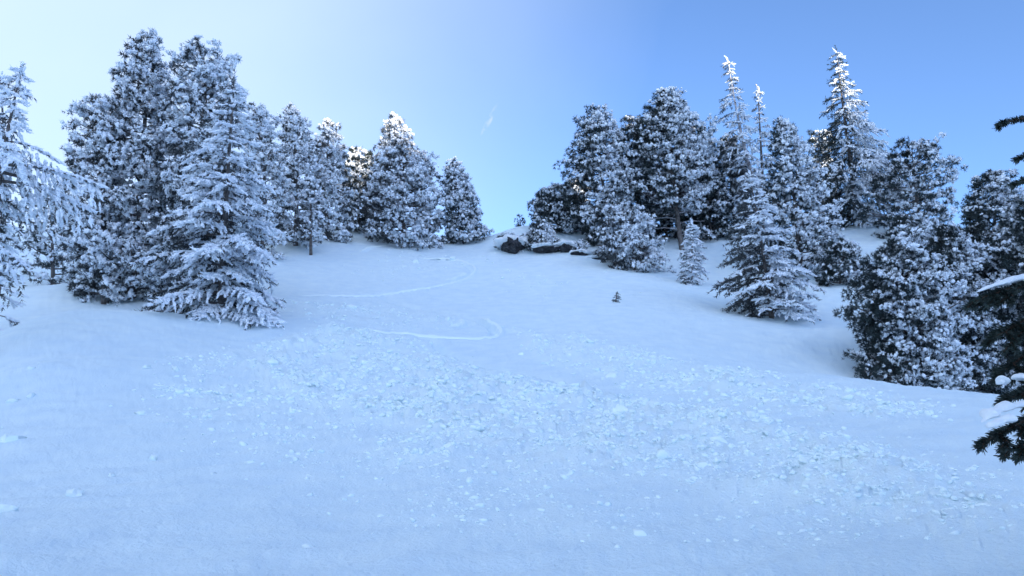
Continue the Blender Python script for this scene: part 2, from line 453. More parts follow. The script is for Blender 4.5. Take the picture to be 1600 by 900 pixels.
# ------------------------------------------------------------------ the snow slope, one sheet out to the horizon
def build_ground():
    az_in = np.radians(np.linspace(-37.5, 37.5, 900))
    out = np.radians(np.concatenate([np.linspace(38, 60, 45), np.linspace(62, 298, 120), np.linspace(300, 322, 45)]))
    az = np.concatenate([az_in, out])
    # rings spaced evenly in the slope as one looks up it
    prof_y = np.linspace(1.2, 66, 3000)
    prof_z = base_z(prof_y * 0, prof_y)
    ang = np.arctan2(prof_z - EYE, prof_y)
    w = np.abs(np.gradient(ang)) + 2.2e-4
    c = np.cumsum(w); c = (c - c[0]) / (c[-1] - c[0])
    rin = np.interp(np.linspace(0, 1, 430), c, prof_y)
    r = np.concatenate([[0.0001, 0.3, 0.6, 0.9], rin, 66 * (1500 / 66.0) ** np.linspace(0.012, 1, 190)])
    A, Rr = np.meshgrid(az, r)
    X = Rr * np.sin(A); Y = Rr * np.cos(A)
    Z = ground_z(X, Y)
    nr, na = A.shape
    V = np.stack([X, Y, Z], 2).reshape(-1, 3)
    i = (np.arange(nr - 1) * na)[:, None]; j = np.arange(na)[None]; j2 = (j + 1) % na
    F = np.stack([i + j, i + na + j, i + na + j2, i + j2], -1).reshape(-1, 4)[:, ::-1]
    o = obj("snow_slope", V, F, M_SNOW, None, True)
    br = np.zeros(len(V)); sel = np.nonzero((np.abs(V[:, 0]) < 45) & (V[:, 1] > 1) & (V[:, 1] < 62))[0]
    a, b = V[sel, 0], V[sel, 1]
    br[sel] = np.clip(debris(a, b) * (.75 + .8 * fbm(a, b, 3.0, 3)), 0, 1)
    at_ = o.data.attributes.new("broken", 'FLOAT', 'POINT'); at_.data.foreach_set("value", br.astype(np.float32))
    tag(o, kind="structure")
build_ground()

# raised edges of pressed snow beside the ski tracks
def build_tracks():
    for k, (P, side, dep, berm) in enumerate(LINES):
        if not berm: continue
        rs = np.random.default_rng(50 + k)
        T = unit(np.gradient(P, axis=0)); N = np.stack([-T[:, 1], T[:, 0]], 1) * side
        n = len(P); u = np.linspace(0, 1, n)
        e = np.clip(np.minimum(u, 1 - u) * 8, 0.05, 1)
        prof = [(-0.11, -0.04), (-0.05, 0.05), (0.02, 0.075), (0.09, 0.03), (0.15, -0.05)]
        V = []
        wob = 0.03 * gnoise(u * 23, u * 0 + k); hh = 0.75 + 0.9 * np.abs(gnoise(u * 60, u * 0 + k + .5))
        for a, b in prof:
            xy = P + N * (0.29 + wob + a * 0.8 * e)[:, None]
            V.append(np.column_stack([xy, ground_z(xy[:, 0], xy[:, 1]) + b * e * hh * (0.3 + dep * 1.4) + 0.004]))
        V = np.array(V); m = len(prof)
        V = V.transpose(1, 0, 2).reshape(-1, 3)
        i = (np.arange(n - 1) * m)[:, None]; j = np.arange(m - 1)[None]
        F = np.stack([i + j, i + j + 1, i + m + j + 1, i + m + j], -1).reshape(-1, 4)
        tag(obj("ski_track", V, F, M_CHUNK, None, True), kind="structure")
build_tracks()

# ------------------------------------------------------------------ broken snow
def chunk_template(rs, ico, flat=0.62):
    V = ico[0].copy(); n = len(V)
    f = 1 + 0.28 * rs.normal(size=(n, 1)) * (0.6 if n > 20 else 1)
    V = V * f * np.array([1.25, 0.8 + 0.3 * rs.random(), flat + 0.2 * rs.random()])
    d = unit(rs.normal(size=(3, 3)))          # a few broken, flat faces
    for q in d:
        h = V @ q; V = V - np.clip(h - 0.5, 0, None)[:, None] * q
    return V, ico[1]
def build_chunks():
    rs = np.random.default_rng(21)
    # candidates over the picture's ground, kept where debris lies
    acc = Acc()
    T0 = [chunk_template(rs, ICO0) for _ in range(10)]; T1 = [chunk_template(rs, ICO1) for _ in range(10)]
    n = 170000
    yy = 5.0 * (56 / 5.0) ** rs.random(n); xx = (rs.random(n) * 2 - 1) * 0.68 * (yy + 1)
    m = debris(xx, yy); clus = np.clip(1.1 + 2.2 * fbm(xx, yy, .7, 2), .1, 2.5)
    keep = rs.random(n) < m * clus * 0.42 + 0.0004
    xx, yy, m = xx[keep], yy[keep], m[keep]
    zz = ground_z(xx, yy)
    s = 0.016 + 0.060 * rs.random(len(xx)) ** 4 + 0.0011 * yy * rs.random(len(xx))
    s = s * np.clip(yy / 15, .3, 1.1)
    big = rs.random(len(xx)) < 0.012
    s[big] *= 1.9
    k = rs.integers(0, 10, len(xx))
    yaw = rs.normal(size=len(xx)) * .6; zv = unit(np.stack([rs.normal(size=len(xx)) * .3, rs.normal(size=len(xx)) * .3 - .15, np.ones(len(xx))], 1))
    xv = unit(np.cross(np.stack([-np.sin(yaw), np.cos(yaw), 0 * yaw], 1), zv)); R = np.stack([xv, np.cross(zv, xv), zv], 2)
    pos = np.stack([xx, yy, zz + s * rs.uniform(-.3, .22, len(xx))], 1)
    for t in range(10):
        a = (k == t) & ~big; b = (k == t) & big
        acc.inst(*T0[t], pos[a], R[a], s[a, None]); acc.inst(*T1[t], pos[b], R[b], s[b, None])
    o = acc.obj("snow_debris", M_CHUNK, None, True)
    tag(o, "broken crumbs of avalanche snow strewn over the slope", "snow debris", kind="stuff")
    # the loose pieces that one can pick out singly: (px, py, width in px, label)
    singles = [
        (118,772,30,"bright wedge of loose snow on the smooth snow at lower left"),
        (332,745,16,"rounded loose snow lump right of the bright wedge, at lower left"),
        (176,742,22,"flat loose snow piece above the bright wedge at lower left"),
        (14,690,36,"broad loose snow piece at the left edge of the picture"),
        (8,804,34,"lowest loose snow piece at the left edge of the picture"),
        (48,580,12,"upper snow crumb of a short row at far left"),
        (22,628,18,"left snow crumb of the lower pair at far left"),
        (50,622,16,"right snow crumb of the lower pair at far left"),
        (226,578,16,"loose snow lump just left of the debris edge"),
        (275,582,17,"loose snow lump at the left rim of the debris field"),
        (292,611,14,"small snow lump below the left rim of the debris"),
        (220,650,18,"snow lump alone on smooth snow left of the debris"),
        (392,727,15,"snow lump on the lower left part of the debris"),
        (240,715,14,"small flat snow crumb left of centre near the bottom"),
        (855,622,26,"large pale snow block on the crest of the main debris"),
        (540,635,22,"pale snow block in the middle of the main debris"),
        (968,652,34,"wide snow block on the debris crest right of centre"),
        (1108,658,24,"snow block on the debris crest beside the smooth strip"),
        (1198,673,20,"small upright snow block standing on the debris rim"),
        (1262,686,28,"snow block on the debris rim right of the upright one"),
        (1260,760,16,"small round snow lump low on the right debris"),
        (1534,800,24,"angular snow block near the right edge of the picture"),
        (928,727,16,"round snow lump alone below the debris crest"),
        (950,575,9,"small snow lump on the smooth strip right of the ski tracks"),
        (1133,628,13,"snow lump on the smooth strip below the right debris lobe"),
        (1198,637,14,"flat snow lump on the smooth strip, near the right debris lobe"),
        (815,555,11,"snow lump at the end of the lowest ski track"),
        (652,412,9,"snow lump below the upper ski turn"),
        (482,855,30,"half buried snow lump at the bottom of the picture"),
    ]
    for px, py, w, lab in singles:
        h = hit(px, py); sc = w * scale_at(h[1], h[2]) * 0.5
        tv, tf = chunk_template(rs, ICO2, 0.62)
        V = tv * sc * np.array([1, .8, 1]); a = rs.random() * 6.28
        V = V @ np.array([[math.cos(a), math.sin(a), 0], [-math.sin(a), math.cos(a), 0], [0, 0, 1]]).T
        o = obj("snow_chunk", V, tf, M_CHUNK, None, True)
        o.location = (h[0], h[1], float(ground_z(np.array([h[0]]), np.array([h[1]]))[0]) - sc * 0.08)
        tag(o, lab, "snow chunk", "loose snow chunks on the slope")
build_chunks()

# ------------------------------------------------------------------ rimed conifers
WIND = unit(np.array([0.62, -0.70, 0.35]))      # rime grows towards the wind
_t = np.random.default_rng(11)
def blades(dirs, length, width, rs, root=0.1):
    n = len(dirs); d = unit(dirs); s = unit(np.cross(d, rs.normal(size=(n, 3))))
    ln = length * (0.7 + 0.6 * rs.random((n, 1)))
    V = np.stack([d * root + s * width * .5, d * root - s * width * .5, d * ln], 1).reshape(-1, 3)
    return V, np.arange(3 * n).reshape(-1, 3)
def puff(rs, n=9):
    """Rime grown over a tuft: stubby pointed fingers all round."""
    d = unit(rs.normal(size=(n, 3)) + np.array([0, 0, .75])); ln = 0.65 + .65 * rs.random((n, 1))
    a = unit(np.cross(d, rs.normal(size=(n, 3)))); b = np.cross(d, a); w = .22 + .12 * rs.random((n, 1))
    m = d * ln * .22
    V = np.stack([m + w * a, m - .5 * w * a + .87 * w * b, m - .5 * w * a - .87 * w * b, d * ln], 1).reshape(-1, 3)
    i = (4 * np.arange(n))[:, None]
    return V, np.concatenate([i + np.array([[0, 1, 3]]), i + np.array([[1, 2, 3]]), i + np.array([[2, 0, 3]])])
def tuft(rs, n=13):
    d = rs.normal(size=(n, 3)) + np.array([0, 0, .8]); B, G = blades(d, 1.1, .2, rs)
    return B, G
def sprig_rime(rs):
    """A rimed twig end along +z, one unit long."""
    st = np.array([0, .25, .55, .8]); rad = np.array([.10, .19, .16, .11])
    k = 5; V = []
    for z, r in zip(st, rad):
        a = np.arange(k) * 2 * PI / k + rs.random() * 6.28
        rr = r * (0.6 + 0.9 * rs.random(k))
        V.append(np.stack([rr * np.cos(a), rr * np.sin(a), z + .08 * rs.normal(size=k)], 1))
    V.append(np.array([[0.05 * rs.normal(), 0.05 * rs.normal(), 1.05]])); V = np.concatenate(V)
    F = []
    for i in range(3):
        for j in range(k):
            a, b = i * k + j, i * k + (j + 1) % k
            F += [(a, b, b + k), (a, b + k, a + k)]
    F += [(15 + j, 15 + (j + 1) % k, 20) for j in range(k)]
    n = 8; zz = rs.random(n) * .8 + .1; an = rs.random(n) * 6.28
    d = np.stack([np.cos(an), np.sin(an), .7 + 0 * an], 1); B, G = blades(d, .36, .1, rs, .05)
    B = B + np.repeat(np.stack([0 * zz, 0 * zz, zz], 1), 3, 0)
    return np.concatenate([V, B]), np.concatenate([np.array(F), G + len(V)])
def sprig_dark(rs, n=18):
    zz = rs.random(n); an = rs.random(n) * 6.28
    d = np.stack([np.cos(an), np.sin(an), .8 + 0 * an], 1); B, G = blades(d, .34, .10, rs, .0)
    return B + np.repeat(np.stack([0 * zz, 0 * zz, zz], 1), 3, 0), G
def lump(rs):
    """A rounded knob of rime."""
    V = ICO0[0] * (0.50 + 0.38 * rs.random((12, 1))) * (.75 + .5 * rs.random(3)) + np.array([0, 0, .32])
    B, G = blades(rs.normal(size=(4, 3)) + np.array([0, 0, .9]), 1.1, .26, rs, .2)
    return np.concatenate([V, B + np.array([0, 0, .25])]), np.concatenate([ICO0[1], G + 12])
PUFF = [puff(_t) for _ in range(11)] + [lump(_t) for _ in range(4)]; TUFT = [tuft(_t) for _ in range(8)]
SPR = [sprig_rime(_t) for _ in range(10)]; SPD = [sprig_dark(_t) for _ in range(8)]
def scatter(acc, tmpl, pos, R, sc, rs):
    k = rs.integers(0, len(tmpl), len(pos))
    for t in range(len(tmpl)):
        m = k == t
        acc.inst(*tmpl[t], pos[m], R[m], sc[m])

class Tree:
    """Trunk line and left/right outline read off the photograph at a given distance."""
    def __init__(s, spec):
        s.rs = np.random.default_rng(spec['seed'])
        Y = spec['Y']; tx, ty = spec['top']
        top = at(tx, ty, Y)
        bx = spec['base']
        z = 10.0
        for _ in range(6):
            x = x_of(bx, Y, z); z = float(ground_z(np.array([x]), np.array([Y]), False)[0])
        s.base = np.array([x, Y, z - 0.25]); s.top = top - s.base + np.array([0, spec.get('dy', 0.0), 0])
        s.H = s.top[2]; s.px = scale_at(Y, (z + top[2]) / 2)
        pr = spec['prof']; s.t = np.array([p[0] for p in pr]); s.l = np.array([p[1] for p in pr]) * s.px; s.r = np.array([p[2] for p in pr]) * s.px
        s.bend = s.rs.normal(size=2) * 0.015 * s.H
    def P(s, t):
        t = np.asarray(t, float)
        q = t[..., None] * s.top; c = np.sin(t * PI)
        q[..., 0] += s.bend[0] * c; q[..., 1] += s.bend[1] * c
        return q
    def rad(s, t, az):
        c = np.cos(az)
        l = np.interp(t, s.t, s.l); r = np.interp(t, s.t, s.r); m = (l + r) / 2
        m = np.minimum(m, 1.25 * np.minimum(l, r) + 0.2)
        return np.where(c >= 0, m + (r - m) * c ** 2, m + (l - m) * c ** 2)

def finish(spec, T, trunk, needles, rime, extra=()):
    root = thing(spec['name'], T.base, spec['label'], spec.get('cat', 'tree'), spec.get('group'))
    trunk.obj("trunk", M_FBARK if spec.get('frostbark', 0) else M_BARK, root, True)
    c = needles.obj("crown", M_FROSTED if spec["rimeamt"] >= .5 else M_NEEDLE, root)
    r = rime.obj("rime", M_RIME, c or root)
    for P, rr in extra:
        a = Acc(); a.tubes(P[None], rr[None], 4); a.obj("dead_branch", M_FBARK, root, True)
    return root

def trunk_tube(T, r0, t1=1.0):
    a = Acc(); u = np.linspace(0, t1, 14)
    a.tubes(T.P(u)[None], (r0 * (1 - 0.93 * u / t1) + 0.008)[None], 8)
    return a

def pine(name, label, base, top, Y, prof, seed, rime=0.5, t0=0.02, nb=70, rc=0.34, ts=0.15, nt=11, side=0.6, group=None, dead=0, cat='tree', up=0.25, gap=0.0, **kw):
    spec = dict(name=name, label=label, base=base, top=top, Y=Y, prof=prof, seed=seed, group=group, cat=cat, rimeamt=rime, **kw)
    T = Tree(spec); rs = T.rs; H = T.H
    trunk = trunk_tube(T, 0.012 * H + 0.04); needles = Acc(); rimeA = Acc()
    u = (np.arange(nb) + rs.random(nb)) / nb
    t = t0 + (0.995 - t0) * u ** 0.92
    az = np.arange(nb) * 2.39996 + rs.normal(size=nb) * .35
    R = T.rad(t, az) * (0.70 + 0.48 * rs.random(nb)) * (1 + .45 * gnoise(az * 1.1 + seed, t * 9.0))
    o = np.stack([np.cos(az), np.sin(az), 0 * az], 1)
    side_v = np.stack([-np.sin(az), np.cos(az), 0 * az], 1)
    P0 = T.P(np.clip(t - 0.10 * np.minimum(R, 1.5) / H * 3, 0.01, 1)); P2 = T.P(t) + o * R[:, None] + np.array([0, 0, 1.0]) * (up * R * rs.random(nb) * (t - .25))[:, None]
    P1 = T.P(t) * .5 + P0 * .5 + o * (R * .55)[:, None] - np.array([0, 0, 1.0]) * (0.10 * R)[:, None]
    s = np.linspace(0, 1, 6)[None, :, None]
    path = P0[:, None] * (1 - s) ** 2 + 2 * P1[:, None] * s * (1 - s) + P2[:, None] * s ** 2
    trunk.tubes(path[:, :], np.clip(0.03 * R, .012, .06)[:, None] * np.linspace(1, .25, 6)[None], 4)
    # clumps of twigs along the outer part of each limb
    C = []; CO = []; CR = []
    for i in range(nb):
        nc = int(np.clip(round(R[i] / (rc * 0.75)), 1, 7))
        sc = 1 - 0.62 * (np.arange(nc) + rs.random(nc) * .6) / nc
        if R[i] < rc * 0.8: sc = np.array([1.0 * rs.random()])
        sc = sc[:, None]
        c = P0[i] * (1 - sc) ** 2 + 2 * P1[i] * sc * (1 - sc) + P2[i] * sc ** 2
        c = c + side_v[i] * (rs.normal(size=(len(sc), 1)) * 0.22 * R[i]) + rs.normal(size=(len(sc), 3)) * rc * .25
        if gap:
            k = rs.random(len(sc)) > gap; c = c[k]
        C.append(c); CO.append(np.tile(o[i], (len(c), 1))); CR.append(rc * (0.55 + 0.75 * rs.random(len(c))) * min(1.0, 0.35 + R[i] / (2.2 * rc)))
    C = np.concatenate(C); CO = np.concatenate(CO); CR = np.concatenate(CR); n = len(C)
    cb = rs.normal(size=n) * .26 + 0.45 * gnoise(C[:, 0] * 1.1 + seed, C[:, 2] * 1.1)
    ci = np.repeat(np.arange(n), nt)
    d = unit(rs.normal(size=(len(ci), 3)) + np.array([0, 0, .25]) + 0.5 * CO[ci])
    pos = C[ci] + d * (CR[ci] * (0.45 + 0.6 * rs.random(len(ci))))[:, None] * np.array([1.2, 1.2, .68])
    nm = unit(d * .75 + CO[ci] * .6 + np.array([0, 0, .12]))
    pr = rime + side * (nm @ WIND) + .36 * d[:, 2] + cb[ci] - .13
    isr = pr + .13 * rs.normal(size=len(ci)) > .5
    sz = ts * (0.45 + 0.8 * rs.random(len(ci)))
    Rm = frames(unit(d + 0.25 * rs.normal(size=d.shape)), rs)
    scatter(rimeA, PUFF, pos[isr], Rm[isr], sz[isr, None], rs)
    k = (~isr) | (rs.random(len(ci)) < .35)
    scatter(needles, TUFT, pos[k] - d[k] * ts * .2, Rm[k], (sz[k] * 1.25)[:, None], rs)
    ex = []
    for q in range(dead):
        tt = 0.10 + 0.30 * (q + .5 * rs.random()) / dead; a = -0.35 + rs.random() * 0.9 + (PI if q % 2 else 0)
        r = float(T.rad(np.array(.5), np.array(a))) * (0.55 + .4 * rs.random())
        w = np.linspace(0, 1, 7)[:, None]; od = np.array([math.cos(a), -abs(math.sin(a)) * .8 - .2, 0])
        ex.append((T.P(np.array([tt])) + od * r * w + np.array([0, 0, 1.0]) * (0.22 * r * w - 0.30 * r * w ** 2) + 0.03 * rs.normal(size=(7, 3)) * w, np.linspace(.045, .014, 7)))
    return finish(spec, T, trunk, needles, rimeA, ex)

def spruce(name, label, base, top, Y, prof, seed, rime=0.65, t0=0.03, nb=70, droop=0.45, hang=0.8, sl=0.34, dens=1.0, side=0.35, group=None, cat='tree', tw=0.36, rise=0.08, dead=0, frostbark=0, **kw):
    spec = dict(name=name, label=label, base=base, top=top, Y=Y, prof=prof, seed=seed, group=group, cat=cat, frostbark=frostbark, rimeamt=rime, **kw)
    T = Tree(spec); rs = T.rs; H = T.H
    trunk = trunk_tube(T, 0.011 * H + 0.03); needles = Acc(); rimeA = Acc()
    u = (np.arange(nb) + rs.random(nb)) / nb
    t = t0 + (0.99 - t0) * u
    az = np.arange(nb) * 2.39996 + rs.normal(size=nb) * .4
    R = T.rad(t, az) * (0.62 + 0.5 * rs.random(nb))
    o = np.stack([np.cos(az), np.sin(az), 0 * az], 1); sv = np.stack([-np.sin(az), np.cos(az), 0 * az], 1)
    P0 = T.P(t); Zv = np.array([0, 0, 1.0])
    dr = droop * (1.15 - 0.55 * t) * (0.7 + .6 * rs.random(nb))
    def br(i, s):
        s = np.asarray(s)[:, None]
        return P0[i] + o[i] * R[i] * s + Zv * (rise * R[i] * s - dr[i] * R[i] * s ** 2 + 0.12 * dr[i] * R[i] * s ** 4) + sv[i] * (0.12 * R[i] * math.sin(i * 1.7) * s ** 2)
    s6 = np.linspace(0, 1, 7)
    path = np.stack([br(i, s6) for i in range(nb)])
    trunk.tubes(path, np.clip(0.022 * R, .010, .05)[:, None] * np.linspace(1, .3, 7)[None], 4)
    pos = []; dirs = []; upn = []; ro = []
    for i in range(nb):
        # along the limb itself
        m = max(1, int(R[i] * dens / sl * 1.3)); s = 0.25 + 0.75 * (np.arange(m) + .5) / m
        p = br(i, s); d = unit(br(i, s + .05) - p)
        pos.append(p); dirs.append(d); ro.append(np.tile(o[i], (m, 1)))
        # side twigs
        k = max(2, int(R[i] * dens / 0.16)); st = 0.15 + 0.83 * (np.arange(k) + rs.random(k) * .7) / k
        b = br(i, st)
        for q in range(k):
            for sg in (-1, 1):
                Lt = (R[i] * tw * (1.15 - 0.8 * st[q]) + .10) * (0.6 + .7 * rs.random())
                dd = unit(o[i] * 0.75 + sv[i] * sg * (0.55 + .5 * rs.random()) + Zv * 0.1 * rs.normal())
                mm = max(1, int(round(Lt / (sl * .7))))
                w = (np.arange(mm) + .15 * rs.random())[:, None] / mm
                pp = b[q] + dd * Lt * w - Zv * hang * Lt * w ** 1.6
                tg = unit(dd - Zv * hang * 1.6 * np.clip(w, .05, 1) ** .6 + 0.15 * rs.normal(size=(mm, 3)))
                pos.append(pp); dirs.append(tg); ro.append(np.tile(o[i], (mm, 1)))
    # the leader
    m = 10; w = np.linspace(.90, 1.0, m); pos.append(T.P(w)); dirs.append(unit(np.tile(T.top, (m, 1)) / H + .35 * rs.normal(size=(m, 3)))); ro.append(rs.normal(size=(m, 3)) * .2)
    pos = np.concatenate(pos); dirs = np.concatenate(dirs); ro = np.concatenate(ro); n = len(pos)
    cb = rs.normal(size=n) * .12 + 0.45 * gnoise(pos[:, 0] * .9 + seed, pos[:, 2] * .9)
    pr = rime + side * (unit(ro + np.array([0, 0, .2])) @ WIND) + cb - .10
    isr = pr + .12 * rs.normal(size=n) > .5
    sz = sl * (0.7 + .7 * rs.random(n))
    Rm = frames(dirs, rs)
    p2 = pos + Zv * 0.02
    scatter(rimeA, SPR, p2[isr], Rm[isr], np.stack([sz[isr], sz[isr], sz[isr]], 1) * np.array([.8, .8, 1.0]), rs)
    k = (~isr) | (rs.random(n) < .18)
    scatter(needles, SPD, pos[k] - Zv * .03, Rm[k], (sz[k] * 1.05)[:, None], rs)
    ex = []
    for q in range(dead):
        tt = 0.14 + 0.34 * q / dead; a = -PI / 2 + (rs.random() - .5) * 2.2
        r = float(T.rad(np.array(tt), np.array(a))) * (0.65 + .4 * rs.random())
        w = np.linspace(0, 1, 8)[:, None]; od = np.array([math.cos(a), math.sin(a), 0])
        ex.append((T.P(np.array([tt])) + od * r * w + Zv * (-0.15 * r * w - 0.55 * r * w ** 2) + 0.02 * rs.normal(size=(8, 3)), np.linspace(.04, .012, 8)))
    return finish(spec, T, trunk, needles, rimeA, ex)

GL = "rimed conifers on the left of the slope"; GR = "rimed conifers on the right of the slope"; GS = "low rimed shrubs"
# --- left side
spruce("spruce_tree", "frosted spruce with hanging branches, cut by the left edge of the picture", -18, (34, 106), 20, [(0, 20, 15), (.25, 30, 20), (.335, 40, 25), (.36, 120, 135), (.385, 40, 25), (.48, 40, 25), (.55, 80, 60), (.62, 130, 165), (.70, 120, 140), (.76, 50, 50), (.88, 22, 20), (1, 8, 6)], 101, t0=.27, rime=.80, nb=66, hang=1.9, sl=.27, dens=.85, droop=.46, rise=.04, group=GL, tw=.30)
spruce("spruce_tree", "narrow frosted spruce spire at the extreme left edge", -14, (1, 122), 26, [(0, 40, 40), (.4, 50, 45), (.8, 22, 16), (1, 5, 4)], 102, rime=.75, nb=46, dens=.6, group=GL)
pine("pine_shrub", "dark low pine shrub in the gap left of the tall pines", 84, (78, 296), 40, [(0, 40, 34), (.5, 45, 40), (.85, 26, 24), (1, 8, 8)], 103, rime=.25, nb=34, nt=9, ts=.13, group=GS, cat='shrub')
pine("pine_tree", "tallest rimed pine on the left, pointed top", 205, (230, 50), 34, [(0, 70, 40), (.12, 100, 60), (.35, 100, 55), (.55, 88, 50), (.68, 70, 36), (.72, 46, 34), (.85, 42, 24), (.95, 14, 16), (1, 5, 6)], 104, rime=.66, nb=150, nt=12, ts=.155, rc=.36, group=GL)
pine("pine_tree", "shorter rimed pine leaning out at the left of the tallest pine", 165, (150, 146), 33, [(0, 40, 30), (.3, 58, 40), (.6, 42, 40), (.85, 34, 34), (1, 16, 18)], 105, rime=.68, nb=70, nt=11, ts=.15, group=GL)
pine("pine_tree", "broad flat topped rimed pine behind the big drooping spruce", 318, (318, 78), 33, [(0, 40, 50), (.3, 60, 80), (.6, 66, 70), (.8, 58, 60), (.93, 46, 56), (1, 22, 40)], 106, rime=.62, nb=120, nt=11, ts=.155, rc=.36, group=GL)
spruce("spruce_tree", "big rime covered spruce with drooping branches in front, touching the snow", 345, (366, 128), 28, [(0, 105, 95), (.06, 125, 108), (.2, 118, 96), (.4, 100, 84), (.6, 70, 62), (.78, 40, 34), (.9, 16, 16), (1, 5, 5)], 107, rime=.74, nb=104, dens=.80, droop=.42, hang=.55, sl=.34, group=GL, dead=0)
pine("pine_tree", "rimed pine squeezed between the big spruce and the three slim pines", 408, (396, 162), 47, [(0, 35, 35), (.4, 42, 42), (.75, 26, 30), (.92, 14, 16), (1, 4, 4)], 108, rime=.62, nb=70, nt=10, ts=.17, group=GL)
pine("pine_tree", "slim rimed pine, taller of the slim pair left of centre", 462, (457, 164), 51, [(0, 34, 34), (.25, 38, 40), (.6, 30, 34), (.85, 18, 20), (1, 4, 4)], 109, rime=.58, nb=80, nt=10, ts=.175, rc=.38, group=GL)
pine("pine_sapling", "small rimed pine with a bare foot before the slim pines", 486, (484, 280), 49, [(.15, 10, 10), (.3, 20, 20), (.7, 14, 16), (1, 4, 4)], 110, rime=.66, nb=26, nt=9, ts=.14, rc=.28, t0=.22, group=GL)
pine("pine_tree", "slim rimed pine, shorter of the slim pair left of centre", 512, (514, 184), 54, [(0, 30, 34), (.3, 32, 36), (.65, 26, 26), (.88, 13, 15), (1, 3, 3)], 111, rime=.56, nb=76, nt=10, ts=.175, rc=.38, group=GL)
pine("pine_tree", "dark pine in the gap behind the sunlit topped tree", 562, (562, 236), 59.5, [(0, 30, 30), (.5, 28, 30), (.85, 24, 28), (1, 10, 12)], 112, rime=.10, nb=60, nt=10, ts=.19, group=GL)
pine("pine_tree", "wide rimed conifer with a sunlit white top at the crest", 632, (612, 178), 56, [(0, 40, 52), (.15, 56, 56), (.35, 56, 54), (.55, 40, 50), (.68, 30, 44), (.74, 22, 32), (.85, 14, 20), (1, 3, 4)], 113, rime=.62, nb=130, nt=10, ts=.185, rc=.42, group=GL, dead=7)
pine("pine_tree", "rounded rimed pine at the crest, right of the sunlit topped tree", 726, (709, 256), 58, [(0, 26, 36), (.2, 28, 37), (.5, 22, 28), (.8, 19, 19), (1, 8, 10)], 114, rime=.42, nb=76, nt=10, ts=.18, rc=.40, group=GL)
# --- right side
pine("pine_shrub", "tiny dark bush standing alone on the snowy knoll", 813, (812, 337), 59, [(0, 7, 8), (.6, 8, 8), (1, 4, 5)], 115, rime=-2, nb=14, nt=6, ts=.11, rc=.2, group=GS, cat='shrub', gap=.2)
pine("pine_shrub", "rounded dark blue bush on the knoll beside the rocks", 874, (866, 294), 57, [(0, 36, 50), (.5, 36, 50), (.85, 24, 34), (1, 10, 12)], 116, rime=.28, nb=70, nt=10, ts=.16, rc=.36, group=GS, cat='shrub')
pine("pine_shrub", "sprawling frosted bush spilling over the dark rock", 842, (846, 350), 53.5, [(0, 24, 26), (.5, 22, 26), (1, 10, 12)], 117, rime=.42, nb=40, nt=9, ts=.13, rc=.28, group=GS, cat='shrub')
pine("pine_tree", "pine with a sunlit yellowish top behind the rounded bush", 902, (898, 284), 66, [(0, 30, 30), (.6, 28, 30), (1, 12, 14)], 118, rime=.35, nb=40, nt=10, ts=.19, group=GR)
pine("pine_tree", "rimed pine, dark on its left and white on its right, nearest the sky gap", 958, (932, 169), 54, [(0, 30, 40), (.2, 45, 40), (.45, 62, 48), (.6, 56, 50), (.75, 42, 44), (.9, 26, 22), (1, 5, 6)], 119, rime=.44, side=.95, nb=110, nt=11, ts=.175, rc=.38, group=GR)
pine("pine_tree", "big rimed pine with a pointed top and bare lower trunk", 1066, (1041, 140), 54, [(0, 20, 20), (.24, 40, 30), (.36, 74, 52), (.55, 72, 56), (.7, 60, 62), (.82, 44, 46), (.92, 22, 22), (1, 5, 6)], 120, rime=.44, side=.8, t0=.26, nb=130, nt=11, ts=.175, rc=.38, group=GR, dead=9)
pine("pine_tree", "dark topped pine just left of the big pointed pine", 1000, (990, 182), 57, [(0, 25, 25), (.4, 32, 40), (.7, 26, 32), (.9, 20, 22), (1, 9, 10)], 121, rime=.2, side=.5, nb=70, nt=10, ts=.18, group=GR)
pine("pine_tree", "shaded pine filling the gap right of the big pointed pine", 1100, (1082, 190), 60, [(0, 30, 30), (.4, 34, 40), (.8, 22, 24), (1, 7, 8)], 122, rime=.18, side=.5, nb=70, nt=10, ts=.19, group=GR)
pine("pine_shrub", "rounded white rimed bush below the rock band", 992, (980, 325), 48, [(0, 40, 36), (.4, 46, 44), (.75, 36, 36), (1, 14, 16)], 123, rime=.62, nb=64, nt=11, ts=.15, rc=.32, group=GS, cat='shrub')
spruce("spruce_sapling", "small white frosted spruce standing alone below the bare trunk", 1082, (1081, 348), 44, [(0, 17, 19), (.4, 20, 21), (.8, 12, 13), (1, 4, 4)], 124, rime=1.0, nb=84, sl=.25, dens=1.2, hang=1.0, frostbark=1, group=GR)
spruce("larch_tree", "thin leaning conifer with sunlit tip and hanging sparse branches", 1206, (1137, 92), 56, [(0, 22, 22), (.3, 50, 20), (.5, 46, 22), (.66, 38, 22), (.76, 34, 16), (.8, 12, 10), (.9, 9, 8), (1, 4, 4)], 125, rime=.7, nb=70, sl=.36, dens=.62, hang=1.1, droop=.55, t0=.2, group=GR, frostbark=1)
spruce("spruce_tree", "slender frosted spire right of the thin leaning conifer", 1196, (1184, 137), 58, [(0, 26, 40), (.5, 18, 34), (.68, 12, 26), (.78, 8, 9), (1, 4, 4)], 126, rime=.68, nb=54, sl=.34, dens=.6, hang=1.0, group=GR)
pine("pine_tree", "dark pine behind the thin leaning conifer", 1150, (1140, 215), 61, [(0, 40, 36), (.4, 40, 40), (.8, 26, 26), (1, 9, 9)], 127, rime=.22, side=.5, nb=70, nt=10, ts=.19, group=GR)
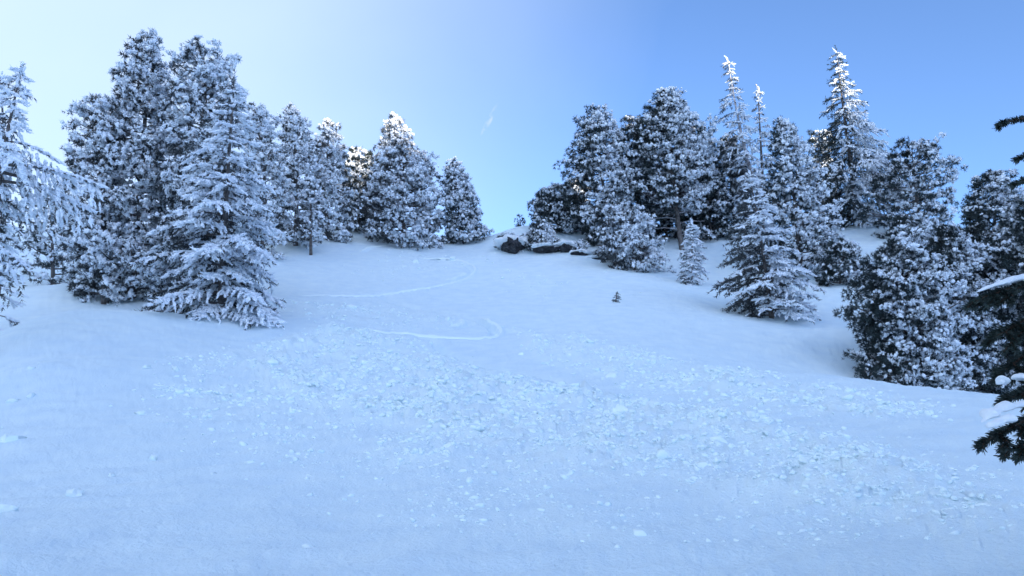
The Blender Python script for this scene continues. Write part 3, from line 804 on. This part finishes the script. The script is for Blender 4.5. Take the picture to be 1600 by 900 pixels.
pine("pine_tree", "pine with black left flank and thick white right flank", 1252, (1222, 186), 47, [(0, 40, 60), (.25, 50, 62), (.5, 42, 50), (.75, 30, 26), (.9, 18, 14), (1, 5, 5)], 128, rime=.42, side=1.1, nb=110, nt=11, ts=.16, rc=.36, group=GR)
spruce("spruce_tree", "grey rimed spruce with spreading skirt on the bank right of centre", 1206, (1171, 272), 37, [(0, 50, 60), (.08, 70, 78), (.25, 88, 76), (.45, 60, 60), (.65, 44, 40), (.85, 16, 16), (1, 4, 4)], 129, rime=.66, nb=100, sl=.32, dens=.72, droop=.36, hang=.45, group=GR)
spruce("spruce_tree", "tall spruce with white sunlit pointed top, highest on the right", 1342, (1307, 80), 60, [(0, 50, 60), (.15, 84, 92), (.3, 84, 86), (.45, 62, 66), (.62, 34, 48), (.7, 34, 34), (.82, 18, 24), (.9, 12, 10), (1, 6, 6)], 130, rime=.48, nb=116, sl=.40, dens=.66, droop=.5, hang=.9, group=GR)
pine("pine_tree", "dark pine with a flat layered crown against the sky on the right", 1440, (1424, 222), 53, [(0, 30, 30), (.15, 90, 40), (.4, 84, 58), (.6, 60, 62), (.78, 34, 56), (.9, 22, 34), (1, 8, 10)], 131, rime=.32, side=.5, nb=74, nt=10, ts=.175, rc=.36, group=GR, up=1.0, gap=.28)
pine("pine_tree", "pine with sunlit patches behind the tall sunlit spruce", 1278, (1278, 205), 70, [(0, 30, 30), (.5, 30, 30), (1, 10, 10)], 132, rime=.3, nb=56, nt=10, ts=.2, group=GR)
pine("pine_shrub", "frosted bush on the snowy shelf under the flat crowned pine", 1430, (1426, 338), 45, [(0, 44, 46), (.5, 40, 44), (1, 16, 16)], 133, rime=.42, nb=50, nt=10, ts=.15, group=GS, cat='shrub')
pine("pine_shrub", "dark undergrowth bush between the rimed spruce and the right thicket", 1312, (1310, 378), 44, [(0, 34, 40), (.5, 30, 34), (1, 10, 12)], 134, rime=.2, nb=46, nt=10, ts=.14, group=GS, cat='shrub')
pine("pine_tree", "low bushy pine at the left front of the right thicket", 1415, (1408, 372), 26, [(0, 80, 76), (.15, 82, 80), (.33, 58, 78), (.45, 60, 80), (.6, 76, 74), (.75, 66, 62), (.9, 36, 34), (1, 10, 12)], 135, rime=.26, side=.95, nb=120, nt=19, ts=.095, rc=.28, group=GR)
pine("pine_tree", "rimed pine with a pointed top in the right thicket", 1556, (1548, 264), 29, [(0, 70, 70), (.3, 76, 80), (.55, 70, 80), (.75, 46, 60), (.9, 22, 30), (1, 5, 6)], 136, rime=.31, side=.7, nb=130, nt=19, ts=.10, rc=.29, group=GR)
pine("pine_tree", "dense rimed pine between the two others of the right thicket", 1490, (1486, 352), 27.5, [(0, 60, 70), (.4, 60, 60), (.8, 40, 40), (1, 12, 12)], 137, rime=.22, side=.6, nb=90, nt=18, ts=.10, rc=.28, group=GR)
pine("pine_tree", "dark pine at the right edge of the picture behind the near fir", 1640, (1625, 300), 27, [(0, 70, 70), (.5, 70, 70), (.85, 40, 40), (1, 10, 10)], 138, rime=.18, nb=80, nt=11, ts=.125, rc=.31, group=GR)
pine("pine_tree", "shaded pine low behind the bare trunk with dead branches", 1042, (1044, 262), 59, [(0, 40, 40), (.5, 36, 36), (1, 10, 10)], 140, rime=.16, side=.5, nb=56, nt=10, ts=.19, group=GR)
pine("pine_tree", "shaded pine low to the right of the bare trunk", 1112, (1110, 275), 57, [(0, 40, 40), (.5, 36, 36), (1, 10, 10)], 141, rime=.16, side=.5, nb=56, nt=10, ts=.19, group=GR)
# --- seedlings
spruce("spruce_seedling", "tiny dark spruce seedling poking out of the open snow", 961, (964, 458), 36.5, [(0, 10, 6), (.3, 8, 5), (.7, 3, 3), (1, 1, 1)], 139, rime=-2, nb=16, sl=.10, dens=1.2, hang=.3, droop=.2, tw=.3)

# ------------------------------------------------------------------ rocks under the knoll
def rock(px, py, Y, wpx, hpx, dm, seed, label):
    rs = np.random.default_rng(seed); c = at(px, py, Y); k = scale_at(Y, c[2])
    V = ICO3[0].copy()
    n = 0.22 * gnoise(V[:, 0] * 1.7 + seed, V[:, 2] * 1.7 + V[:, 1] * 1.3) + 0.12 * gnoise(V[:, 0] * 4 + 9, V[:, 2] * 4 + V[:, 1] * 3 + seed)
    V = V * (1 + 1.6 * n)[:, None]
    for q in unit(rs.normal(size=(11, 3))):
        h = V @ q; V = V - np.clip(h - .60, 0, None)[:, None] * q
    V = V * (1 + .22 * gnoise(V[:, 0] * 6 + 3, V[:, 2] * 7 + V[:, 1] * 5 + seed))[:, None]
    S = np.array([wpx * k * .5, dm * .5, hpx * k * .5]); V = V * S
    root = thing("rock_outcrop", c, label, "rock", "dark rocks under the knoll")
    obj("stone", V, ICO3[1], M_ROCK, root)
    top = ICO3[0] * np.array([1.0, 1.0, .40]); top = top * (1 + .55 * gnoise(top[:, 0] * 2.3 + seed, top[:, 1] * 2.3) + .25 * gnoise(top[:, 0] * 6 + seed, top[:, 1] * 6))[:, None]
    obj("snow_cap", top * np.array([S[0] * 1.12, S[1] * 1.1, S[2] * 1.5]) + np.array([0, .14 * dm, S[2] * .62]), ICO3[1], M_PILLOW, root, True)
pine("pine_shrub", "small frosted tuft growing on the dark undercut rock", 792, (793, 366), 54.2, [(0, 18, 20), (.6, 17, 20), (1, 8, 9)], 150, rime=.45, nb=22, nt=8, ts=.11, rc=.2, group=GS, cat='shrub')
pine("pine_shrub", "small frosted tuft among the flat rocks of the band", 902, (900, 380), 52.9, [(0, 20, 20), (.6, 18, 18), (1, 8, 9)], 151, rime=.45, nb=22, nt=8, ts=.11, rc=.2, group=GS, cat='shrub')
pine("pine_shrub", "small frosted tuft at the right end of the rock band", 946, (944, 388), 51.8, [(0, 22, 22), (.6, 20, 20), (1, 8, 9)], 152, rime=.5, nb=22, nt=8, ts=.11, rc=.2, group=GS, cat='shrub')
rock(800, 386, 53.4, 52, 28, 2.4, 1, "dark undercut rock at the left end of the knoll")
rock(852, 390, 52.6, 44, 14, 2.0, 2, "dark rock under the sprawling frosted bush")
rock(884, 388, 52.4, 32, 20, 1.6, 3, "steep dark rock just right of the sprawling bush")
rock(907, 399, 51.8, 34, 13, 1.6, 4, "flat dark rock in the middle of the rock band")
rock(938, 406, 50.9, 44, 10, 1.6, 5, "long low ledge in the rock band below the pines")
rock(966, 415, 50.0, 40, 14, 1.6, 6, "rightmost rock of the band, beside the white bush")

# ------------------------------------------------------------------ the near fir at the right edge
def near_fir():
    rs = np.random.default_rng(77)
    bx, by = 3.15, 3.5
    bz = float(ground_z(np.array([bx]), np.array([by]))[0]) - .1
    root = thing("fir_tree", (bx, by, bz), "dark green near fir branches with snow pillows at the right edge", "tree")
    O = np.array([bx, by, bz])
    tr = Acc(); u = np.linspace(0, 1, 12)
    tr.tubes(np.stack([0.05 * np.sin(u * 3), 0 * u, 4.3 * u], 1)[None], (0.075 * (1 - .92 * u))[None], 10)
    tr.obj("trunk", M_BARK, root, True)
    def needles_along(acc, P, ln, per_m, wid=.0020):
        """Real needles all round a twig polyline."""
        seg = np.linalg.norm(np.diff(P, axis=0), axis=1); s = np.concatenate([[0], np.cumsum(seg)])
        n = int(s[-1] * per_m) + 4; q = np.sort(rs.random(n)) * s[-1]
        p = np.stack([np.interp(q, s, P[:, i]) for i in range(3)], 1)
        tg = np.stack([np.interp(q, s, np.gradient(P[:, i], s)) for i in range(3)], 1); tg = unit(tg)
        rd = unit(np.cross(tg, rs.normal(size=(n, 3)))); rd = unit(rd + np.array([0, 0, -.10]))
        d = unit(rd * .8 + tg * .75)
        l = ln * (0.7 + .5 * rs.random((n, 1)))
        a = unit(np.cross(d, rs.normal(size=(n, 3)))) * wid
        V = np.stack([p - a, p + a, p + d * l * .75 + a * .8, p + d * l, p + d * l * .75 - a * .8], 1).reshape(-1, 3)
        i = (np.arange(n) * 5)[:, None]
        acc.add(V, np.concatenate([i + np.array([[0, 1, 2]]), i + np.array([[0, 2, 4]]), i + np.array([[2, 3, 4]])]))
    def branch(pts, twigs, name="branch", seed=0, per=1700, ln=.024, tlen=.22):
        """pts: world points of the limb from trunk to tip; twigs: how many side shoots a side."""
        P = np.array(pts) - O
        for _ in range(2):
            Q = np.empty((2 * len(P), 3)); Q[0] = P[0]; Q[-1] = P[-1]
            Q[1:-1:2] = .75 * P[:-1] + .25 * P[1:]; Q[2:-1:2] = .25 * P[:-1] + .75 * P[1:]; P = Q
        w = Acc(); n = len(P); w.tubes(P[None], np.linspace(.012, .003, n)[None], 6)
        nd = Acc()
        s = np.linspace(0, 1, n); k0 = 0
        needles_along(nd, P[k0:], ln, per)
        tg = unit(np.gradient(P, axis=0))
        TW = []
        for q in range(twigs):
            t = .06 + .87 * q / max(1, twigs - 1)
            p = np.array([np.interp(t, s, P[:, i]) for i in range(3)]); d = np.array([np.interp(t, s, tg[:, i]) for i in range(3)])
            lat = unit(np.cross(d, np.array([0, 0, 1.0])))
            for sg in (-1, 1):
                L_ = tlen * (1.15 - .7 * t) * (.75 + .5 * rs.random()) * 1.5
                e = unit(d * .75 + lat * sg * .8 + np.array([0, 0, -.15 + .15 * rs.normal()]))
                v = np.linspace(0, 1, 7)[:, None]
                TP = p + e * L_ * v + np.array([0, 0, -1.0]) * .25 * L_ * v ** 2
                TW.append(TP); needles_along(nd, TP, ln, per)
                for z in range(2):        # tertiary shoots
                    c = TP[2 + 2 * z]; e2 = unit(e + lat * sg * (-1 if z else 1) * .9 + d * .3); l2 = L_ * (.55 - .1 * z)
                    T2 = c + e2 * l2 * v + np.array([0, 0, -1.0]) * .2 * l2 * v ** 2
                    TW.append(T2); needles_along(nd, T2, ln * .95, per)
        TWa = np.array(TW); w.tubes(TWa, np.tile(np.linspace(.0045, .002, 7), (len(TWa), 1)), 4)
        b = w.obj("branch", M_TWIG, root, True)
        nd.obj("needles", M_FNEEDLE, b)
        return b
    def drape(b, pts, rad, seed):
        """A cushion of settled snow moulded along a limb."""
        P = np.array(pts) - O; rad = np.array(rad); n = 22
        u = np.linspace(0, 1, n); k = np.linspace(0, 1, len(P))
        C = np.stack([np.interp(u, k, P[:, i]) for i in range(3)], 1); R = np.interp(u, k, rad)
        R = R * (1 + .9 * gnoise(u * 6 + seed * 7.3, u * 0 + .5)) * np.sqrt(np.clip(1 - (2 * np.abs(u - .5)) ** 6, .02, 1))
        m = 20; a = np.arange(m) * 2 * PI / m
        T_ = unit(np.gradient(C, axis=0)); X = unit(np.cross(T_, np.array([0, 0, 1.0]))); Z = np.cross(X, T_)
        ca, sa = np.cos(a), np.sin(a); sa = np.where(sa < 0, sa * .35, sa * .80)
        V = C[:, None] + R[:, None, None] * (1.15 * ca[None, :, None] * X[:, None] + sa[None, :, None] * Z[:, None])
        q = V.reshape(-1, 3); g = gnoise(q[:, 0] * 24 + seed, q[:, 2] * 24 + q[:, 1] * 17) + .5 * gnoise(q[:, 0] * 60, q[:, 2] * 60 + q[:, 1] * 50)
        q = q + unit(q - np.repeat(C, m, 0)) * (g * np.repeat(R, m) * .42)[:, None]
        i = (np.arange(n - 1) * m)[:, None]; j = np.arange(m)[None]; j2 = (j + 1) % m
        F = np.stack([i + j, i + j2, i + m + j2, i + m + j], -1).reshape(-1, 4)
        F = np.concatenate([F[:, [0, 1, 2]], F[:, [0, 2, 3]], np.stack([0 * a.astype(int), (np.arange(m) + 1) % m, np.arange(m)], 1), np.stack([0 * a.astype(int) + (n - 1) * m, (n - 1) * m + np.arange(m), (n - 1) * m + (np.arange(m) + 1) % m], 1)])
        obj("snow_pillow", q, F, M_PILLOW, b, True)
    # limbs that reach into the picture: (px, py, distance) from trunk to tip
    def W(*a): return [at(*q) for q in a]
    def T(h): return O + np.array([0, 0, h])
    branch([T(2.75)] + W((1720, 190, 3.3), (1630, 178, 3.1), (1563, 193, 3.0)), 3, tlen=.035)
    branch([T(2.5)] + W((1720, 255, 3.3), (1650, 240, 3.2), (1600, 243, 3.1)), 3, tlen=.05)
    branch([T(2.4)] + W((1710, 300, 3.3), (1650, 290, 3.2), (1596, 282, 3.1)), 4, tlen=.07)
    b = branch([T(1.75)] + W((1740, 400, 3.4), (1660, 428, 3.2), (1590, 446, 3.05), (1545, 462, 3.0)), 9, tlen=.13)
    drape(b, W((1522, 458, 2.97), (1552, 447, 3.0), (1585, 438, 3.05), (1620, 430, 3.1), (1660, 424, 3.2)), (.006, .013, .017, .022, .022), 1)
    branch([T(1.6)] + W((1740, 440, 3.5), (1660, 470, 3.35), (1600, 500, 3.2), (1568, 520, 3.15)), 7, tlen=.14)
    b = branch([T(1.45)] + W((1740, 480, 3.5), (1660, 520, 3.3), (1610, 550, 3.2), (1580, 570, 3.15)), 7, tlen=.13)
    b = branch([T(1.15)] + W((1740, 540, 3.4), (1670, 575, 3.2), (1622, 602, 3.05), (1592, 618, 2.95)), 7, tlen=.11)
    drape(b, W((1562, 600, 2.95), (1570, 594, 2.96)), (.018, .026), 2)
    drape(b, W((1584, 590, 3.0), (1605, 592, 3.02), (1630, 590, 3.05)), (.016, .024, .03), 5)
    b = branch([T(.95)] + W((1750, 600, 3.3), (1670, 632, 3.0), (1605, 655, 2.8), (1556, 682, 2.66)), 7, tlen=.10)
    drape(b, W((1534, 660, 2.68), (1548, 648, 2.7), (1566, 640, 2.74), (1592, 634, 2.8), (1630, 628, 2.9)), (.010, .026, .019, .018, .026), 3)
    b = branch([T(.85)] + W((1750, 640, 3.1), (1680, 662, 2.9), (1625, 682, 2.75), (1588, 700, 2.68)), 5, tlen=.075)
    drape(b, W((1546, 668, 2.64), (1562, 660, 2.66), (1582, 654, 2.68)), (.012, .020, .016), 4)
    branch([T(.8)] + W((1750, 670, 3.1), (1690, 690, 2.9), (1640, 697, 2.8), (1612, 708, 2.76)), 4, tlen=.07)
    # the limbs on its other sides
    for q in range(14):
        a = -1.9 + q * .30; h = .7 + .22 * q; r = 1.25 * (1 - h / 5)
        d = np.array([math.cos(a), math.sin(a), 0])
        branch([T(h), T(h) + d * r * .5 + np.array([0, 0, .02]), T(h) + d * r + np.array([0, 0, -.18])], 5, per=350, tlen=.2)
near_fir()
